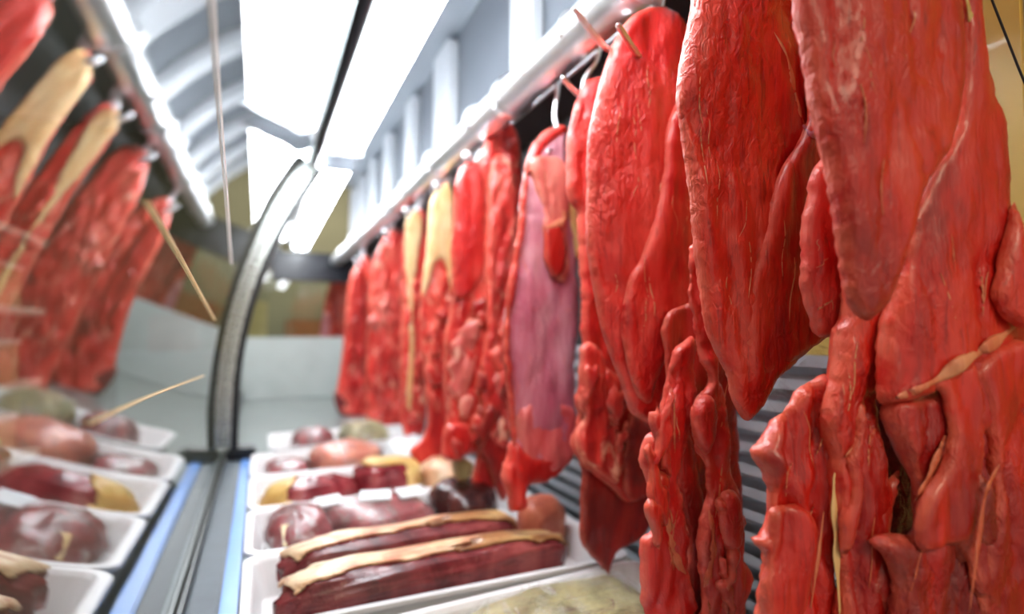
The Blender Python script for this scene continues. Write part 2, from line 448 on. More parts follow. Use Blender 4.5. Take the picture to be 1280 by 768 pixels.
def strand(name, o, px, w, m, parent, lift=0.0, flat=0.3, seed=3, **props):
    """a sinew or strip of fat lying along the face of a slab"""
    c = catmull(px, 9)
    P, T, N = frames([on(o, x, y, lift) for x, y in c])
    pn = SURF[o.name][2].n; rng = random.Random(seed); vs, fs = [], []; S = 8
    for i, (p, t) in enumerate(zip(P, T)):
        q = i / max(len(P) - 1, 1)
        p = p - pn * w * 0.12
        r = w * (0.12 + 0.88 * math.sin(math.pi * min(max(q, 0.03), 0.97)) ** 0.6) * (0.8 + 0.45 * float(vnoise(np.array([i / 5.0]), np.array([seed * 1.7 + len(P)]), seed)[0]))
        side = t.cross(pn)
        side = side.normalized() if side.length > 1e-6 else Vector((1, 0, 0))
        for k in range(S):
            a = 2 * math.pi * k / S
            vs.append(p + side * math.cos(a) * r + pn * math.sin(a) * r * flat)
    for i in range(len(P) - 1):
        for k in range(S): fs.append((i * S + k, i * S + (k + 1) % S, (i + 1) * S + (k + 1) % S, (i + 1) * S + k))
    fs.append(tuple(range(S))); fs.append(tuple((len(P) - 1) * S + k for k in range(S)))
    return mesh_obj(name, vs, fs, m, parent, True, **props)

def shreds(pl, parent, px_poly, n, seed, w=(0.012, 0.03), h=(0.03, 0.08), off=(0.0, 0.02), mats=('meat_near', 'meat_deep', 'meat_bright'), res=0.005, thick=0.014, name='shred', lump=0.004):
    """torn flaps and lumps of flesh layered over a cut"""
    rng = random.Random(seed); poly = np.array([pl.at(x, y) for x, y in px_poly]); lo_, hi = poly.min(0), poly.max(0); k = 0
    for _ in range(n * 20):
        if k >= n: break
        c = np.array([[rng.uniform(lo_[0], hi[0]), rng.uniform(lo_[1], hi[1])]])
        if not inside(c, poly)[0]: continue
        cx, cy = c[0]; ww = rng.uniform(*w) / 2; hh = rng.uniform(*h) / 2; lean = rng.uniform(-0.3, 0.3); pts = []
        for j in range(11):
            a = 2 * math.pi * j / 11 + rng.uniform(-0.2, 0.2); q = rng.uniform(0.65, 1.25)
            yy = math.sin(a) * hh * q; sq = 0.75 if yy < 0 and rng.random() < 0.5 else 1.0
            pts.append((cx + math.cos(a) * ww * q * sq + lean * yy, cy + yy))
        k += 1
        slab(name, pl, None, M[rng.choice(mats)], parent, thick * rng.uniform(0.7, 1.2), rng.uniform(*off), res, seed * 13 + k, lump, 0.02, ragged=0.004, ab=pts, edge=0.008)

def sinews(o, px_poly, n, seed, w=0.0011, length=60, lean=0.25, m='fat_pink'):
    """thin pale threads of connective tissue running down a slab"""
    rng = random.Random(seed); poly = np.array(px_poly, float); lo_, hi = poly.min(0), poly.max(0)
    k = 0
    while k < n:
        c = np.array([[rng.uniform(lo_[0], hi[0]), rng.uniform(lo_[1], hi[1])]])
        if not inside(c, poly)[0]: continue
        x, y = c[0]; L = length * rng.uniform(0.5, 1.3); a = rng.uniform(-lean, lean); k += 1
        pts = [(x + a * L * q + rng.uniform(-3, 3), y + L * q) for q in (-0.5, -0.2, 0.15, 0.5)]
        strand('sinew', o, pts, w * rng.uniform(0.7, 1.4), M[m], o.parent, 0.0002, 0.4, seed + k)

def cut(label, pl, name='hanging_beef_cut'):
    return thing(name, label, 'meat', (RX, pl.y, RZ - 0.12), 'beef cuts hanging on the rail')

def hook(label, y, tip, back=None, r=0.0042, x=RX, rr=0.036, mat_=None):
    """steel hook slung over the rail; its point comes out through the front of the meat"""
    h = thing('meat_hook', label, 'hook', (x, y, RZ), 'steel hooks on the meat rail')
    tip = Vector(tip); c = Vector((x, y, RZ))
    pts = []
    for k in range(9):
        a = math.radians(-20 + k * 25); pts.append(c + Vector((-math.cos(a) * rr, 0, math.sin(a) * rr)))
    low = back if back else Vector((tip.x - 0.0, max(tip.y + 0.05, y + 0.01), tip.z - 0.035))
    low = Vector(low)
    pts.append(Vector((x + rr * 0.9, y + (low.y - y) * 0.4, RZ - rr * 1.0)))
    pts.append(Vector(((x + low.x) / 2 + 0.012, (y + low.y) / 2 + 0.004, (RZ - rr + low.z) / 2)))
    pts.append(low)
    mid = (low + tip) / 2; pts.append(Vector((mid.x, mid.y, (low.z + tip.z) / 2 - 0.003)))
    pts.append(tip + (tip - mid) * -0.25); pts.append(tip)
    P = catmull(pts, 4) - np.array(c)
    n = len(P); rs = [r] * (n - 5) + [r * 0.95, r * 0.9, r * 0.75, r * 0.5, r * 0.15]
    tube('hook_wire', [tuple(p) for p in P], rs, mat_ or M['chrome'], h, 8)
    return h

for k in ('string', 'string_white'):
    nt = M[k].node_tree; pb = nt.nodes['Principled BSDF']
    tl = nt.nodes.new('ShaderNodeBsdfTranslucent'); mx = nt.nodes.new('ShaderNodeMixShader'); mx.inputs[0].default_value = 0.5
    tl.inputs[0].default_value = srgb(255, 250, 245) if k == 'string_white' else srgb(246, 232, 200)
    nt.links.new(pb.outputs[0], mx.inputs[1]); nt.links.new(tl.outputs[0], mx.inputs[2])
    nt.links.new(mx.outputs[0], nt.nodes['Material Output'].inputs[0])

# ------------------------------------------------------------------ the shop round the case
box('floor', (-3.2, -2.5, -1.3), (3.2, 7.2, -1.25), M['shop_floor'], kind='structure')
box('wall_left', (-3.25, -2.5, -1.25), (-3.2, 7.2, 1.9), M['shop_wall'], kind='structure')
box('wall_far', (-3.2, 6.2, -1.25), (3.2, 6.25, 1.9), M['shop_wall'], kind='structure')
box('ceiling', (-3.25, -0.3, 1.9), (3.25, 7.2, 1.95), M['grey_paint'], kind='structure')

# ------------------------------------------------------------------ the display case
Y0, Y1 = -0.35, 3.9              # near and far end
YP = 1.93                        # the upright between the two front panes
DECK = -0.425
case = thing('display_case', 'long refrigerated meat display case with leaning curved glass front', 'display case', (0.25, 1.8, DECK - 0.06))
CB = Vector(case.location)
def cbox(name, lo, hi, m, bevel=0.0, parent=None, **p):
    lo = [lo[i] - CB[i] for i in range(3)]; hi = [hi[i] - CB[i] for i in range(3)]
    return box(name, lo, hi, m, parent or case, bevel, **p)

# glass profile in XZ: upright below, leaning over the trays above
GP = [(-0.096, -0.41), (-0.097, -0.32), (-0.094, -0.16), (-0.077, -0.01), (-0.043, 0.14), (0.008, 0.29), (0.068, 0.42), (0.142, 0.548)]
G = catmull(GP, 8)
def pane(name, ya, yb, label):
    vs, fs = [], []; n = len(G)
    tan = np.gradient(G, axis=0); nor = np.c_[-tan[:, 1], tan[:, 0]]; nor /= np.linalg.norm(nor, axis=1)[:, None]
    O = G + nor * 0.006
    for prof in (G, O):
        for y in (ya, yb):
            for x, z in prof: vs.append(Vector((x, y, z)) - CB)
    i0, i1, o0, o1 = 0, n, 2 * n, 3 * n
    for k in range(n - 1):
        fs.append((i0 + k, i0 + k + 1, i1 + k + 1, i1 + k))
        fs.append((o0 + k, o1 + k, o1 + k + 1, o0 + k + 1))
    a = len(fs)
    for k in range(n - 1):
        fs.append((i0 + k, o0 + k, o0 + k + 1, i0 + k + 1)); fs.append((i1 + k, i1 + k + 1, o1 + k + 1, o1 + k))
    fs += [(i0, i1, o1, o0), (i0 + n - 1, o0 + n - 1, o1 + n - 1, i1 + n - 1)]
    fs = [tuple(reversed(f)) for f in fs]
    o = mesh_obj(name, vs, fs, M['glass'], case, True, label=label)
    me = o.data
    fl = [True] * len(me.polygons)
    for k in range(a, len(fs)): fl[k] = False
    me.polygons.foreach_set('use_smooth', fl)
    e = {tuple(sorted((b + k, b + k + 1))) for b in (i0, i1, o0, o1) for k in range(n - 1)}
    for ed in me.edges:
        if tuple(sorted(ed.vertices)) in e: ed.use_edge_sharp = True
    return o
pane('glass_pane', Y0, YP - 0.004, 'near curved clear glass pane')
pane('glass_pane', YP + 0.004, Y1, 'far curved clear glass pane')

# curved upright standing inside the joint of the two panes
def upright(name, d0, d1, y0, y1, m, zlo=-0.36, zhi=0.56):
    g = np.array([p for p in G if zlo <= p[1] <= zhi]); tan = np.gradient(g, axis=0)
    nor = np.c_[tan[:, 1], -tan[:, 0]]; nor /= np.linalg.norm(nor, axis=1)[:, None]
    rings = [[(p + n * d, y) for d, y in ((d0, y0), (d1, y0), (d1, y1), (d0, y1))] for p, n in zip(g, nor)]
    vs = [Vector((q[0], y, q[1])) - CB for r in rings for q, y in r]; fs = []
    for i in range(len(g) - 1):
        for k in range(4): fs.append((i * 4 + k, i * 4 + (k + 1) % 4, (i + 1) * 4 + (k + 1) % 4, (i + 1) * 4 + k))
    fs += [(3, 2, 1, 0), tuple((len(g) - 1) * 4 + k for k in range(4))]
    return mesh_obj(name, vs, fs, m, case, False)
upright('upright_face', 0.001, 0.022, YP - 0.022, YP + 0.022, M['upright'])
upright('gasket', 0.022, 0.040, YP - 0.026, YP + 0.026, M['rubber'])
cbox('upright_foot', (-0.0878, YP - 0.045, -0.392), (-0.004, YP + 0.03, -0.352), M['rubber'], 0.008)
# hinge rail along the top of the panes
tube('hinge_rail', [Vector((0.152, Y0, 0.556)) - CB, Vector((0.152, Y1, 0.556)) - CB], 0.013, M['rubber'], case, 12)

cbox('deck', (-0.10, Y0, DECK - 0.02), (0.62, Y1, DECK), M['deck'])
cbox('front_sill', (-0.088, Y0, DECK), (-0.046, YP - 0.047, -0.385), M['sill'], 0.004)
cbox('sill_edge', (-0.0455, Y0, DECK), (-0.022, YP - 0.047, -0.383), M['blue_edge'], 0.003)
cbox('glass_channel', (-0.0945, Y0, DECK + 0.002), (-0.0885, Y1 - 0.002, -0.372), M['rubber'])
cbox('front_base', (-0.125, Y0, -0.95), (-0.115, Y1, -0.412), M['white_paint'])
# far end: grey panel below, glass above, dark header under the canopy
cbox('end_panel', (-0.118, Y1, DECK), (0.62, Y1 + 0.02, -0.035), M['end_grey'])
cbox('end_glass', (-0.075, Y1 + 0.004, -0.035), (0.62, Y1 + 0.01, 0.40), M['glass_end'])
cbox('end_header', (0.06, Y1 - 0.03, 0.33), (0.62, Y1 + 0.03, 0.52), M['black'], 0.01)

# canopy and white ribbed back above the rail
cbox('canopy', (0.135, Y0, 0.60), (0.285, Y1, 0.63), M['white_paint'], 0.004)
cbox('canopy_side', (0.268, Y0, 0.631), (0.285, Y1, 0.98), M['white_paint'])
cbox('canopy_roof', (0.268, Y0, 0.981), (0.60, Y1, 1.0), M['grey_paint'])
cbox('upper_back', (0.575, Y0, 0.54), (0.60, Y1, 0.98), M['bay'])
for yy in (0.62, 1.10, 1.70, 2.18, 2.64, 3.06, 3.44, 3.78):
    cbox('rib', (0.535, yy, 0.545), (0.575, yy + (0.17 if yy > 1.5 and yy < 1.8 else 0.11), 0.955), M['white_paint'], 0.008)
cbox('back_beam', (0.535, Y0, 0.502), (0.552, Y1, 0.539), M['white_paint'], 0.004)
cbox('back_soffit', (0.5525, Y0, 0.506), (0.665, Y1, 0.536), M['dark_back'])
# back below the beam: dark boards, one cream board near, slatted air grille
cbox('back_board', (0.645, 0.62, -0.03), (0.66, Y1, 0.505), M['dark_back'])
cbox('back_board', (0.72, -0.12, -0.43), (0.735, 0.30, 0.62), M['cream'], 0.002, label='cream board of the back, left half')
cbox('back_board', (0.72, 0.303, -0.43), (0.735, 0.60, 0.62), M['cream'], 0.002, label='cream board of the back, right half')
gr = bpy.data.objects.new('air_grille', None); put(gr, case); gr.location = Vector((0.64, 1.6, -0.22)) - CB
GB = Vector((0.64, 1.6, -0.22))
box('grille_frame', Vector((0.648, 0.40, -0.425)) - GB, Vector((0.66, Y1, -0.03)) - GB, M['steel_dark'], gr)
for k in range(13):
    z = -0.415 + k * 0.031
    bm = bmesh.new(); bmesh.ops.create_cube(bm, size=1)
    for v in bm.verts:
        q = Vector((v.co.x * 0.022, v.co.y * 3.46, v.co.z * 0.014)); q.z -= q.x * 0.55
        v.co = q + Vector((-0.004, 2.15 - 1.6, z + 0.22))
    bm_obj('slat', bm, M['grey_paint'], gr)

# ------------------------------------------------------------------ meat rail
rail = thing('meat_rail', 'shiny chrome tube rail carrying the hanging meat', 'rail', (RX, 1.8, RZ))
tube('rail_tube', [(0, Y0 - 1.8, 0), (0, Y1 - 0.06 - 1.8, 0)], 0.036, M['rail'], rail, 24)
for yy in (0.55, 0.99, 1.47, 2.05, 2.7, 3.4):
    tube('rail_collar', [(0, yy - 1.8, 0), (0, yy + 0.03 - 1.8, 0)], 0.042, M['rail'], rail, 20)
    tube('rail_bracket', [(0.026, yy + 0.015 - 1.8, 0.012), (0.055, yy + 0.015 - 1.8, 0.03), (0.084, yy + 0.015 - 1.8, 0.048)], 0.009, M['white_paint'], rail, 8)

# ------------------------------------------------------------------ light fixtures
def fixture(ya, yb, label):
    t = thing('light_fixture', label, 'light', (0.226, (ya + yb) / 2, 0.6), 'lights under the canopy')
    h = (yb - ya) / 2
    box('housing', (-0.02, -h, -0.022), (0.02, h, -0.0005), M['white_paint'], t, 0.003)
    bm = bmesh.new(); S = 14; aa = [math.radians(-62 + 304 * k / S) for k in range(S + 1)]; prof = [(math.cos(a) * 0.046, -0.047 - math.sin(a) * 0.026) for a in aa]
    r0 = [bm.verts.new((x, -h + 0.02, z)) for x, z in prof]; r1 = [bm.verts.new((x, h - 0.02, z)) for x, z in prof]
    for k in range(S): bm.faces.new((r0[k], r0[k + 1], r1[k + 1], r1[k]))
    bm.faces.new((r0[0], r1[0], r1[-1], r0[-1])); bm.faces.new(r0[::-1]); bm.faces.new(r1)
    bm_obj('diffuser', bm, M['tube'], t)
    for s in (-1, 1):
        box('end_cap', (-0.048, s * (h - 0.01) - 0.0095, -0.076), (0.048, s * (h - 0.01) + 0.0095, -0.0222), M['steel'], t, 0.002)
fixture(0.33, 1.72, 'long glowing white fluorescent light nearest the camera, under the canopy')
fixture(1.86, 3.84, 'glowing white fluorescent light further along the canopy, beyond the glass upright')

# ------------------------------------------------------------------ trays on the deck
def rrect(w, l, r, z, n=4):
    out = []
    for cx, cy, a0 in ((w / 2 - r, l / 2 - r, 0), (-w / 2 + r, l / 2 - r, 90), (-w / 2 + r, -l / 2 + r, 180), (w / 2 - r, -l / 2 + r, 270)):
        for k in range(n + 1):
            a = math.radians(a0 + 90 * k / n); out.append((cx + r * math.cos(a), cy + r * math.sin(a), z))
    return out
def tray(label, x0, x1, y0, y1, rot=0.0, h=0.062, z=DECK):
    t = thing('meat_tray', label, 'tray', ((x0 + x1) / 2, (y0 + y1) / 2, z), 'white meat trays', rot)
    w, l = x1 - x0, y1 - y0
    L = [rrect(w - 0.04, l - 0.04, 0.02, 0.0), rrect(w - 0.014, l - 0.014, 0.024, h - 0.008), rrect(w, l, 0.026, h - 0.006), rrect(w, l, 0.026, h),
         rrect(w - 0.022, l - 0.022, 0.022, h), rrect(w - 0.03, l - 0.03, 0.02, h - 0.006), rrect(w - 0.056, l - 0.056, 0.02, 0.005)]
    n = len(L[0]); vs = [p for q in L for p in q]; fs = []
    for i in range(len(L) - 1):
        for k in range(n): fs.append((i * n + k, i * n + (k + 1) % n, (i + 1) * n + (k + 1) % n, (i + 1) * n + k))
    fs.append(tuple(reversed(range(n)))); fs.append(tuple(range((len(L) - 1) * n, len(L) * n)))
    mesh_obj('tray_shell', vs, fs, M['tray'], t, False)
    return t
TX0, TX1 = -0.018, 0.56
tray('white tray at the very front holding pale greenish fatty meat', TX0, TX1, 0.462, 0.738, 0.06)
tray('white tray with two long fat topped slabs, in front', TX0, TX1, 0.765, 1.016, 0.0)
tray('white tray with labelled film packs, second row', TX0, TX1, 1.02, 1.275)
tray('white tray with yellow fatted joints, third row', TX0, TX1, 1.28, 1.56)
tray('white tray with pink pack and pale film bags, fourth row', TX0, TX1, 1.565, 1.85)
tray('farthest white tray with pale wrapped meat, partly hidden', 0.03, TX1, 1.90, 2.2)

# lumps of meat that lie in the trays
def loaf(name, cx, cy, z, lx, ly, lz, m, parent, seed, rot=0.0, amp=0.12, nu=34, nv=20, p=2.6, keep=None, grow=0.0, bend=0.0, **props):
    """a soft flattened joint: superellipsoid with lumps; keep(x,y,z) selects a cap of it"""
    u = np.linspace(-np.pi, np.pi, nu, endpoint=False); v = np.linspace(-np.pi / 2, np.pi / 2, nv)
    U, Vv = np.meshgrid(u, v); sp = lambda a, e: np.sign(a) * np.abs(a) ** e
    e = 2 / p
    X = sp(np.cos(Vv), e) * sp(np.cos(U), e); Y = sp(np.cos(Vv), e) * sp(np.sin(U), e); Z = sp(np.sin(Vv), e)
    s = 1 + grow + amp * fbm(U * 1.6 + 3 * np.cos(Vv), Vv * 1.8 + seed, seed, 3) * np.cos(Vv) + amp * 0.6 * vnoise(X * 4 + seed, Y * 3 + Z * 2, seed + 2)
    X, Y, Z = X * s * lx / 2, Y * s * ly / 2, Z * s * lz / 2
    Z = Z + bend * (1 - (X / (lx / 2)) ** 2)
    base = Vector(parent.location)
    zmin = Z.min(); Z = Z - zmin
    c, sn = math.cos(rot), math.sin(rot)
    vs = []
    for xx, yy, zz in zip(X.ravel(), Y.ravel(), Z.ravel()):
        vs.append(Vector((cx + xx * c - yy * sn, cy + xx * sn + yy * c, z + zz)) - base)
    fs = []
    for i in range(nv - 1):
        for k in range(nu):
            f = (i * nu + k, i * nu + (k + 1) % nu, (i + 1) * nu + (k + 1) % nu, (i + 1) * nu + k)
            fs.append(f)
    if keep is not None:
        xn, yn, zn = X.ravel() / (lx / 2), Y.ravel() / (ly / 2), Z.ravel() / lz
        ok = keep(xn, yn, zn)
        fs = [f for f in fs if all(ok[i] for i in f)]
        used = sorted({i for f in fs for i in f}); mp = {o_: n_ for n_, o_ in enumerate(used)}
        vs = [vs[i] for i in used]; fs = [tuple(mp[i] for i in f) for f in fs]
    o = mesh_obj(name, vs, fs, m, parent, True, **props)
    if keep is not None:
        md = o.modifiers.new('thickness', 'SOLIDIFY'); md.thickness = 0.004; md.offset = 1
    return o

TZ = DECK + 0.0056
def joint(label, cx, cy, lx, ly, lz, m, seed, rot=0.0, fat=None, fat_keep=None, name='meat_joint', z=TZ, film=False, fat2=None, group='meat lying in the trays', **k):
    t = thing(name, label, 'meat', (cx, cy, z), group)
    loaf('flesh', cx, cy, z, lx, ly, lz, m, t, seed, rot, **k)
    if fat:
        loaf('fat_cap', cx, cy, z, lx, ly, lz, fat, t, seed, rot, keep=fat_keep or (lambda x, y, zz: zz > 0.62 + 0.12 * np.sin(5 * x + seed)), grow=0.012, **k)
    if fat2: loaf('fat_cap', cx, cy, z, lx, ly, lz, fat2[0], t, seed, rot, keep=fat2[1], grow=0.012, label='browned fat', **k)
    if film:
        loaf('clear_film', cx, cy, z, lx, ly, lz, M['film'], t, seed, rot, keep=lambda x, y, zz: zz > 0.06, grow=0.03, **k)
    return t
def tag_on(t, cx, cy, z, sx, sy, m, rot=0.0, tilt=0.0, name='label_sticker'):
    o = box(name, (-sx / 2, -sy / 2, -0.0012), (sx / 2, sy / 2, 0.0012), m, t, 0.0005)
    o.location = Vector((cx, cy, z)) - Vector(t.location); o.rotation_euler = (tilt, 0, rot)
    return o

# front tray
joint('flat pale greenish fatty piece lying in the front tray', 0.35, 0.625, 0.30, 0.16, 0.085, M['green_fat'], 5, 0.1, film=True)
joint('crumpled clear film pack at the left of the front tray', 0.105, 0.60, 0.13, 0.17, 0.05, M['packed'], 8, 0.1, film=True)
# tray of two long slabs
def capb(x, y, z, FR=-0.45): return (z > 0.80 + 0.12 * fbm(x * 4 + 3, y * 2, 5)) & (y > FR + 0.3 * fbm(x * 5, x * 0, 8)) & (x < 1.0)
cap = lambda x, y, z: capb(x, y, z) & (x < 0.25 + 0.3 * y)
joint('long dark slab with cream fat on top, nearer of the two', 0.245, 0.825, 0.44, 0.08, 0.09, M['aged'], 12, 0.03, M['fat_mixed'], cap, p=4, amp=0.09, nu=90, nv=44, fat2=(M['brown_fat'], lambda x, y, z: capb(x, y, z) & (x > 0.2 + 0.3 * y)))
joint('long dark slab with browned fat on top, further of the two', 0.235, 0.94, 0.40, 0.075, 0.09, M['aged'], 15, 0.04, M['fat_mixed'], cap, p=4, amp=0.09, nu=90, nv=44, fat2=(M['brown_fat'], lambda x, y, z: capb(x, y, z) & (x > 0.2 + 0.3 * y)))
joint('rounded tan pink joint at the back of the slab tray', 0.49, 0.955, 0.09, 0.075, 0.11, M['packed_tan'], 18, 0.3)
# labelled packs
t = joint('small pack with a gold sticker at the left of its tray', 0.075, 1.145, 0.115, 0.17, 0.085, M['packed'], 21, 0.1, film=True)
tag_on(t, 0.066, 1.078, TZ + 0.062, 0.05, 0.04, M['gold'], 0.1, 0.8)
t = joint('film pack with silver labels on top, middle of its tray', 0.22, 1.145, 0.21, 0.16, 0.085, M['packed'], 24, 0.05, film=True)
tag_on(t, 0.13, 1.16, TZ + 0.09, 0.05, 0.035, M['label'], 0.3, 0.25)
tag_on(t, 0.215, 1.145, TZ + 0.094, 0.06, 0.04, M['label'], -0.2, 0.2)
tag_on(t, 0.285, 1.14, TZ + 0.094, 0.055, 0.04, M['label'], 0.15, 0.25)
joint('blackish dark joint at the right of the labelled packs', 0.40, 1.15, 0.13, 0.17, 0.10, M['packed_dark'], 27, 0.1)
# yellow fat joints
joint('long joint with yellow fat end and red flesh, leaning on its neighbour', 0.118, 1.40, 0.20, 0.11, 0.08, M['packed'], 31, 0.15, M['fat_yellow'], lambda x, y, z: (x < -0.35 + 0.2 * y))
joint('darker joint edged with yellow fat, second from left', 0.295, 1.44, 0.165, 0.13, 0.095, M['packed'], 34, 0.1, M['fat_yellow'], lambda x, y, z: (x > 0.35) | (z > 0.93))
joint('pale yellow fat block at the right of the third tray', 0.455, 1.42, 0.14, 0.16, 0.09, M['fat_mixed'], 37, 0.1)
# fourth tray
joint('flat pink pack at the left of the fourth tray', 0.075, 1.70, 0.12, 0.14, 0.06, M['packed'], 41, 0.1, film=True)
joint('rounded whitish film bag in the fourth tray', 0.23, 1.70, 0.19, 0.18, 0.10, M['packed_tan'], 44, 0.2, film=True)
joint('white wrapped block at the right of the fourth tray', 0.42, 1.69, 0.17, 0.16, 0.10, M['label'], 47, 0.1, film=True)
joint('small pink pack in the farthest tray', 0.17, 2.04, 0.13, 0.14, 0.09, M['packed'], 51, 0.1, film=True)
joint('pale wrapped joint in the farthest tray beside the pink pack', 0.34, 2.05, 0.17, 0.16, 0.10, M['green_fat'], 54, 0.1, film=True)

# ------------------------------------------------------------------ beyond the glass
sh = thing('shop_shelf', 'white shop shelving seen through the glass at far left', 'shelf', (-1.22, 2.65, -1.25))
for q in (-1, 1):
    box('shelf_post', (-0.355, q * 0.4 - 0.015, 0), (-0.325, q * 0.4 + 0.015, 1.75), M['shelf_white'], sh)
SZ = (0.72, 1.02, 1.32, 1.62)
for z in SZ: box('shelf_board', (-0.36, -0.42, z), (0.36, 0.42, z + 0.03), M['shelf_white'], sh, 0.004)
for i, z in enumerate(SZ[:3]):
    for k, (yy, c, nm) in enumerate(((-0.2, 'packed_tan', 'reddish'), (0.16, 'carton_pale', 'pale'))):
        t = thing('shop_carton', '%s carton on the %s board of the white shop shelf' % (nm, ('lowest', 'second', 'third')[i]), 'box', (-1.02, 2.65 + yy, -1.25 + z + 0.03), 'cartons on the shop shelf')
        box('carton_body', (-0.12, -0.11, 0), (0.12, 0.11, 0.15), M[c], t, 0.004)
        box('carton_lid', (-0.125, -0.115, 0.1505), (0.125, 0.115, 0.17), M['shelf_white'], t, 0.003)
ct = thing('shop_counter', 'low grey counter standing beyond the glass end of the case', 'counter', (0.1, 5.45, -1.25))
box('counter_body', (-1.1, -0.25, 0), (1.3, 0.3, 1.05), M['end_grey'], ct, 0.01)
box('counter_top', (-1.15, -0.3, 1.0505), (1.35, 0.35, 1.09), M['steel'], ct, 0.005)
for i, (x, wd, h, c, lab) in enumerate(((-0.75, 0.34, 0.30, 'carton', 'brown carton, leftmost on the far counter'), (-0.25, 0.4, 0.42, 'carton_pale', 'pale olive carton, second on the far counter'),
                                         (0.28, 0.36, 0.26, 'carton', 'low brown carton, third on the far counter'), (0.85, 0.5, 0.45, 'carton_pale', 'wide pale carton, rightmost on the far counter'))):
    t = thing('storage_carton', lab, 'box', (0.1 + x, 5.45, -1.25 + 1.09), 'cartons on the far counter')
    box('carton_body', (-wd / 2, -0.17, 0), (wd / 2, 0.17, h), M[c], t, 0.004)
    for s in (-1, 1):
        box('carton_flap', (-wd / 2, s * 0.087 - 0.083, h + 0.0005), (wd / 2, s * 0.087 + 0.083, h + 0.005), M[c], t)

# threads stuck on the inside of the near pane
gtree = G
def glass_pt(px, py, lift=0.0013):
    d = ray(px, py); best = None
    for (x0, z0), (x1, z1) in zip(G[:-1], G[1:]):
        # point d*t on the segment in XZ
        den = d.x * (z1 - z0) - d.z * (x1 - x0)
        if abs(den) < 1e-9: continue
        t = (x0 * (z1 - z0) - z0 * (x1 - x0)) / den
        q = (t * d.x - x0) / (x1 - x0) if abs(x1 - x0) > 1e-6 else (t * d.z - z0) / (z1 - z0)
        if t > 0 and -0.01 <= q <= 1.01:
            n = Vector((z1 - z0, 0, -(x1 - x0))).normalized()
            return d * t + n * lift
    return None
def thread(label, px, m, r=0.0009, name='thread'):
    P = [glass_pt(x, y) for x, y in catmull(px, 6)]; P = [p for p in P if p is not None]
    o = tube(name, P, r, m, None, 6); o['label'] = label; o['category'] = 'thread'
    return o
thread('long white thread running down the glass from the top edge', [(264, -8), (272, 110), (281, 220), (289, 330)], M['string_white'], 0.0010)
thread('straw coloured twine slanting down across the glass beside the fat', [(182, 252), (222, 318), (268, 400)], M['string'], 0.0012)
thread('straw coloured twine low on the glass above the reflected trays', [(110, 530), (180, 498), (254, 470)], M['string'], 0.0010)

wire = tube('cable', [Vector(ray(x, y)) * t for x, y, t in ((1180, -190, 0.56), (1226, -60, 0.54), (1240, 0, 0.54), (1258, 46, 0.54), (1272, 82, 0.54), (1296, 140, 0.54), (1340, 270, 0.53), (1376, 420, 0.52))], 0.0011, M['black'], None, 6)
wire['label'] = 'thin dark cable slanting across the cream board at far right'; wire['category'] = 'cable'

# ------------------------------------------------------------------ the hanging beef, near to far
# A: the big cut at the right edge
pA = Plane(1130, -14)
A = cut('huge red slab hanging nearest, filling the right edge', pA)
a_right = slab('right_lobe', pA, [(1150, -260), (1215, -150), (1219, 0), (1227, 66), (1243, 114), (1257, 165), (1260, 237), (1263, 300), (1275, 350), (1296, 400), (1290, 440), (1266, 440), (1213, 462), (1160, 496), (1116, 508), (1112, 480), (1114, 420), (1122, 380), (1129, 341), (1137, 297), (1146, 257), (1164, 213), (1181, 178), (1189, 140), (1186, 0), (1130, -150)],
     M['meat_near'], A, 0.022, 0.004, 0.005, 11, 0.006, 0.06, 0.0012, ragged=0.0012, curl=0.012)
a_left = slab('left_lobe', pA, [(1030, -240), (1003, -100), (1003, 0), (1006, 30), (1011, 60), (1019, 109), (1026, 153), (1036, 198), (1042, 237), (1052, 307), (1060, 356), (1066, 385), (1085, 403), (1100, 392), (1114, 372), (1124, 335), (1138, 290), (1160, 230), (1192, 180), (1210, 110), (1214, 0), (1190, -150), (1120, -260)],
     M['meat_near'], A, 0.016, 0.022, 0.0045, 14, 0.006, 0.05, 0.0016, ragged=0.0012, curl=0.010)
strand('fat_seam', a_right, [(1114, 500), (1160, 482), (1213, 448), (1250, 424), (1276, 402)], 0.0055, M['fat_pink'], A, 0.002)
strand('fat_seam', a_right, [(1186, 150), (1178, 182), (1160, 224), (1145, 262), (1136, 300)], 0.0016, M['fat_pink'], A, 0.001)
strand('membrane', a_right, [(1205, -20), (1216, 30), (1222, 66)], 0.0035, M['fat_yellow'], A, 0.002)
slab('side_flap', pA, [(1268, 255), (1276, 310), (1292, 380), (1300, 420), (1262, 400), (1240, 372), (1250, 320)], M['meat_near'], A, 0.014, 0.016, 0.005, 16, 0.003)
# the lower part of A
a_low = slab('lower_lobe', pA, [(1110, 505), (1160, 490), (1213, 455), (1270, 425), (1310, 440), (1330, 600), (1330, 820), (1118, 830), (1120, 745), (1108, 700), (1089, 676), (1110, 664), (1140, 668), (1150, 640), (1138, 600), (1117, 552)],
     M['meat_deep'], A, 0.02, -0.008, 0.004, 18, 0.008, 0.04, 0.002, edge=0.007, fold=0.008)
slab('lower_flap', pA, [(1165, 470), (1215, 450), (1228, 520), (1225, 600), (1212, 660), (1195, 680), (1150, 690), (1146, 650), (1170, 590), (1185, 545), (1178, 500)], M['meat_near'], A, 0.010, 0.007, 0.004, 20, 0.004, edge=0.006, fold=0.006)
slab('lower_flap', pA, [(1212, 455), (1275, 425), (1310, 500), (1310, 800), (1240, 800), (1224, 700), (1236, 600), (1222, 520)], M['meat_near'], A, 0.010, 0.006, 0.004, 21, 0.005, edge=0.006, fold=0.006)
strand('sinew', a_low, [(1143, 628), (1160, 600), (1174, 566), (1182, 545)], 0.003, M['fat_pink'], A, 0.004)
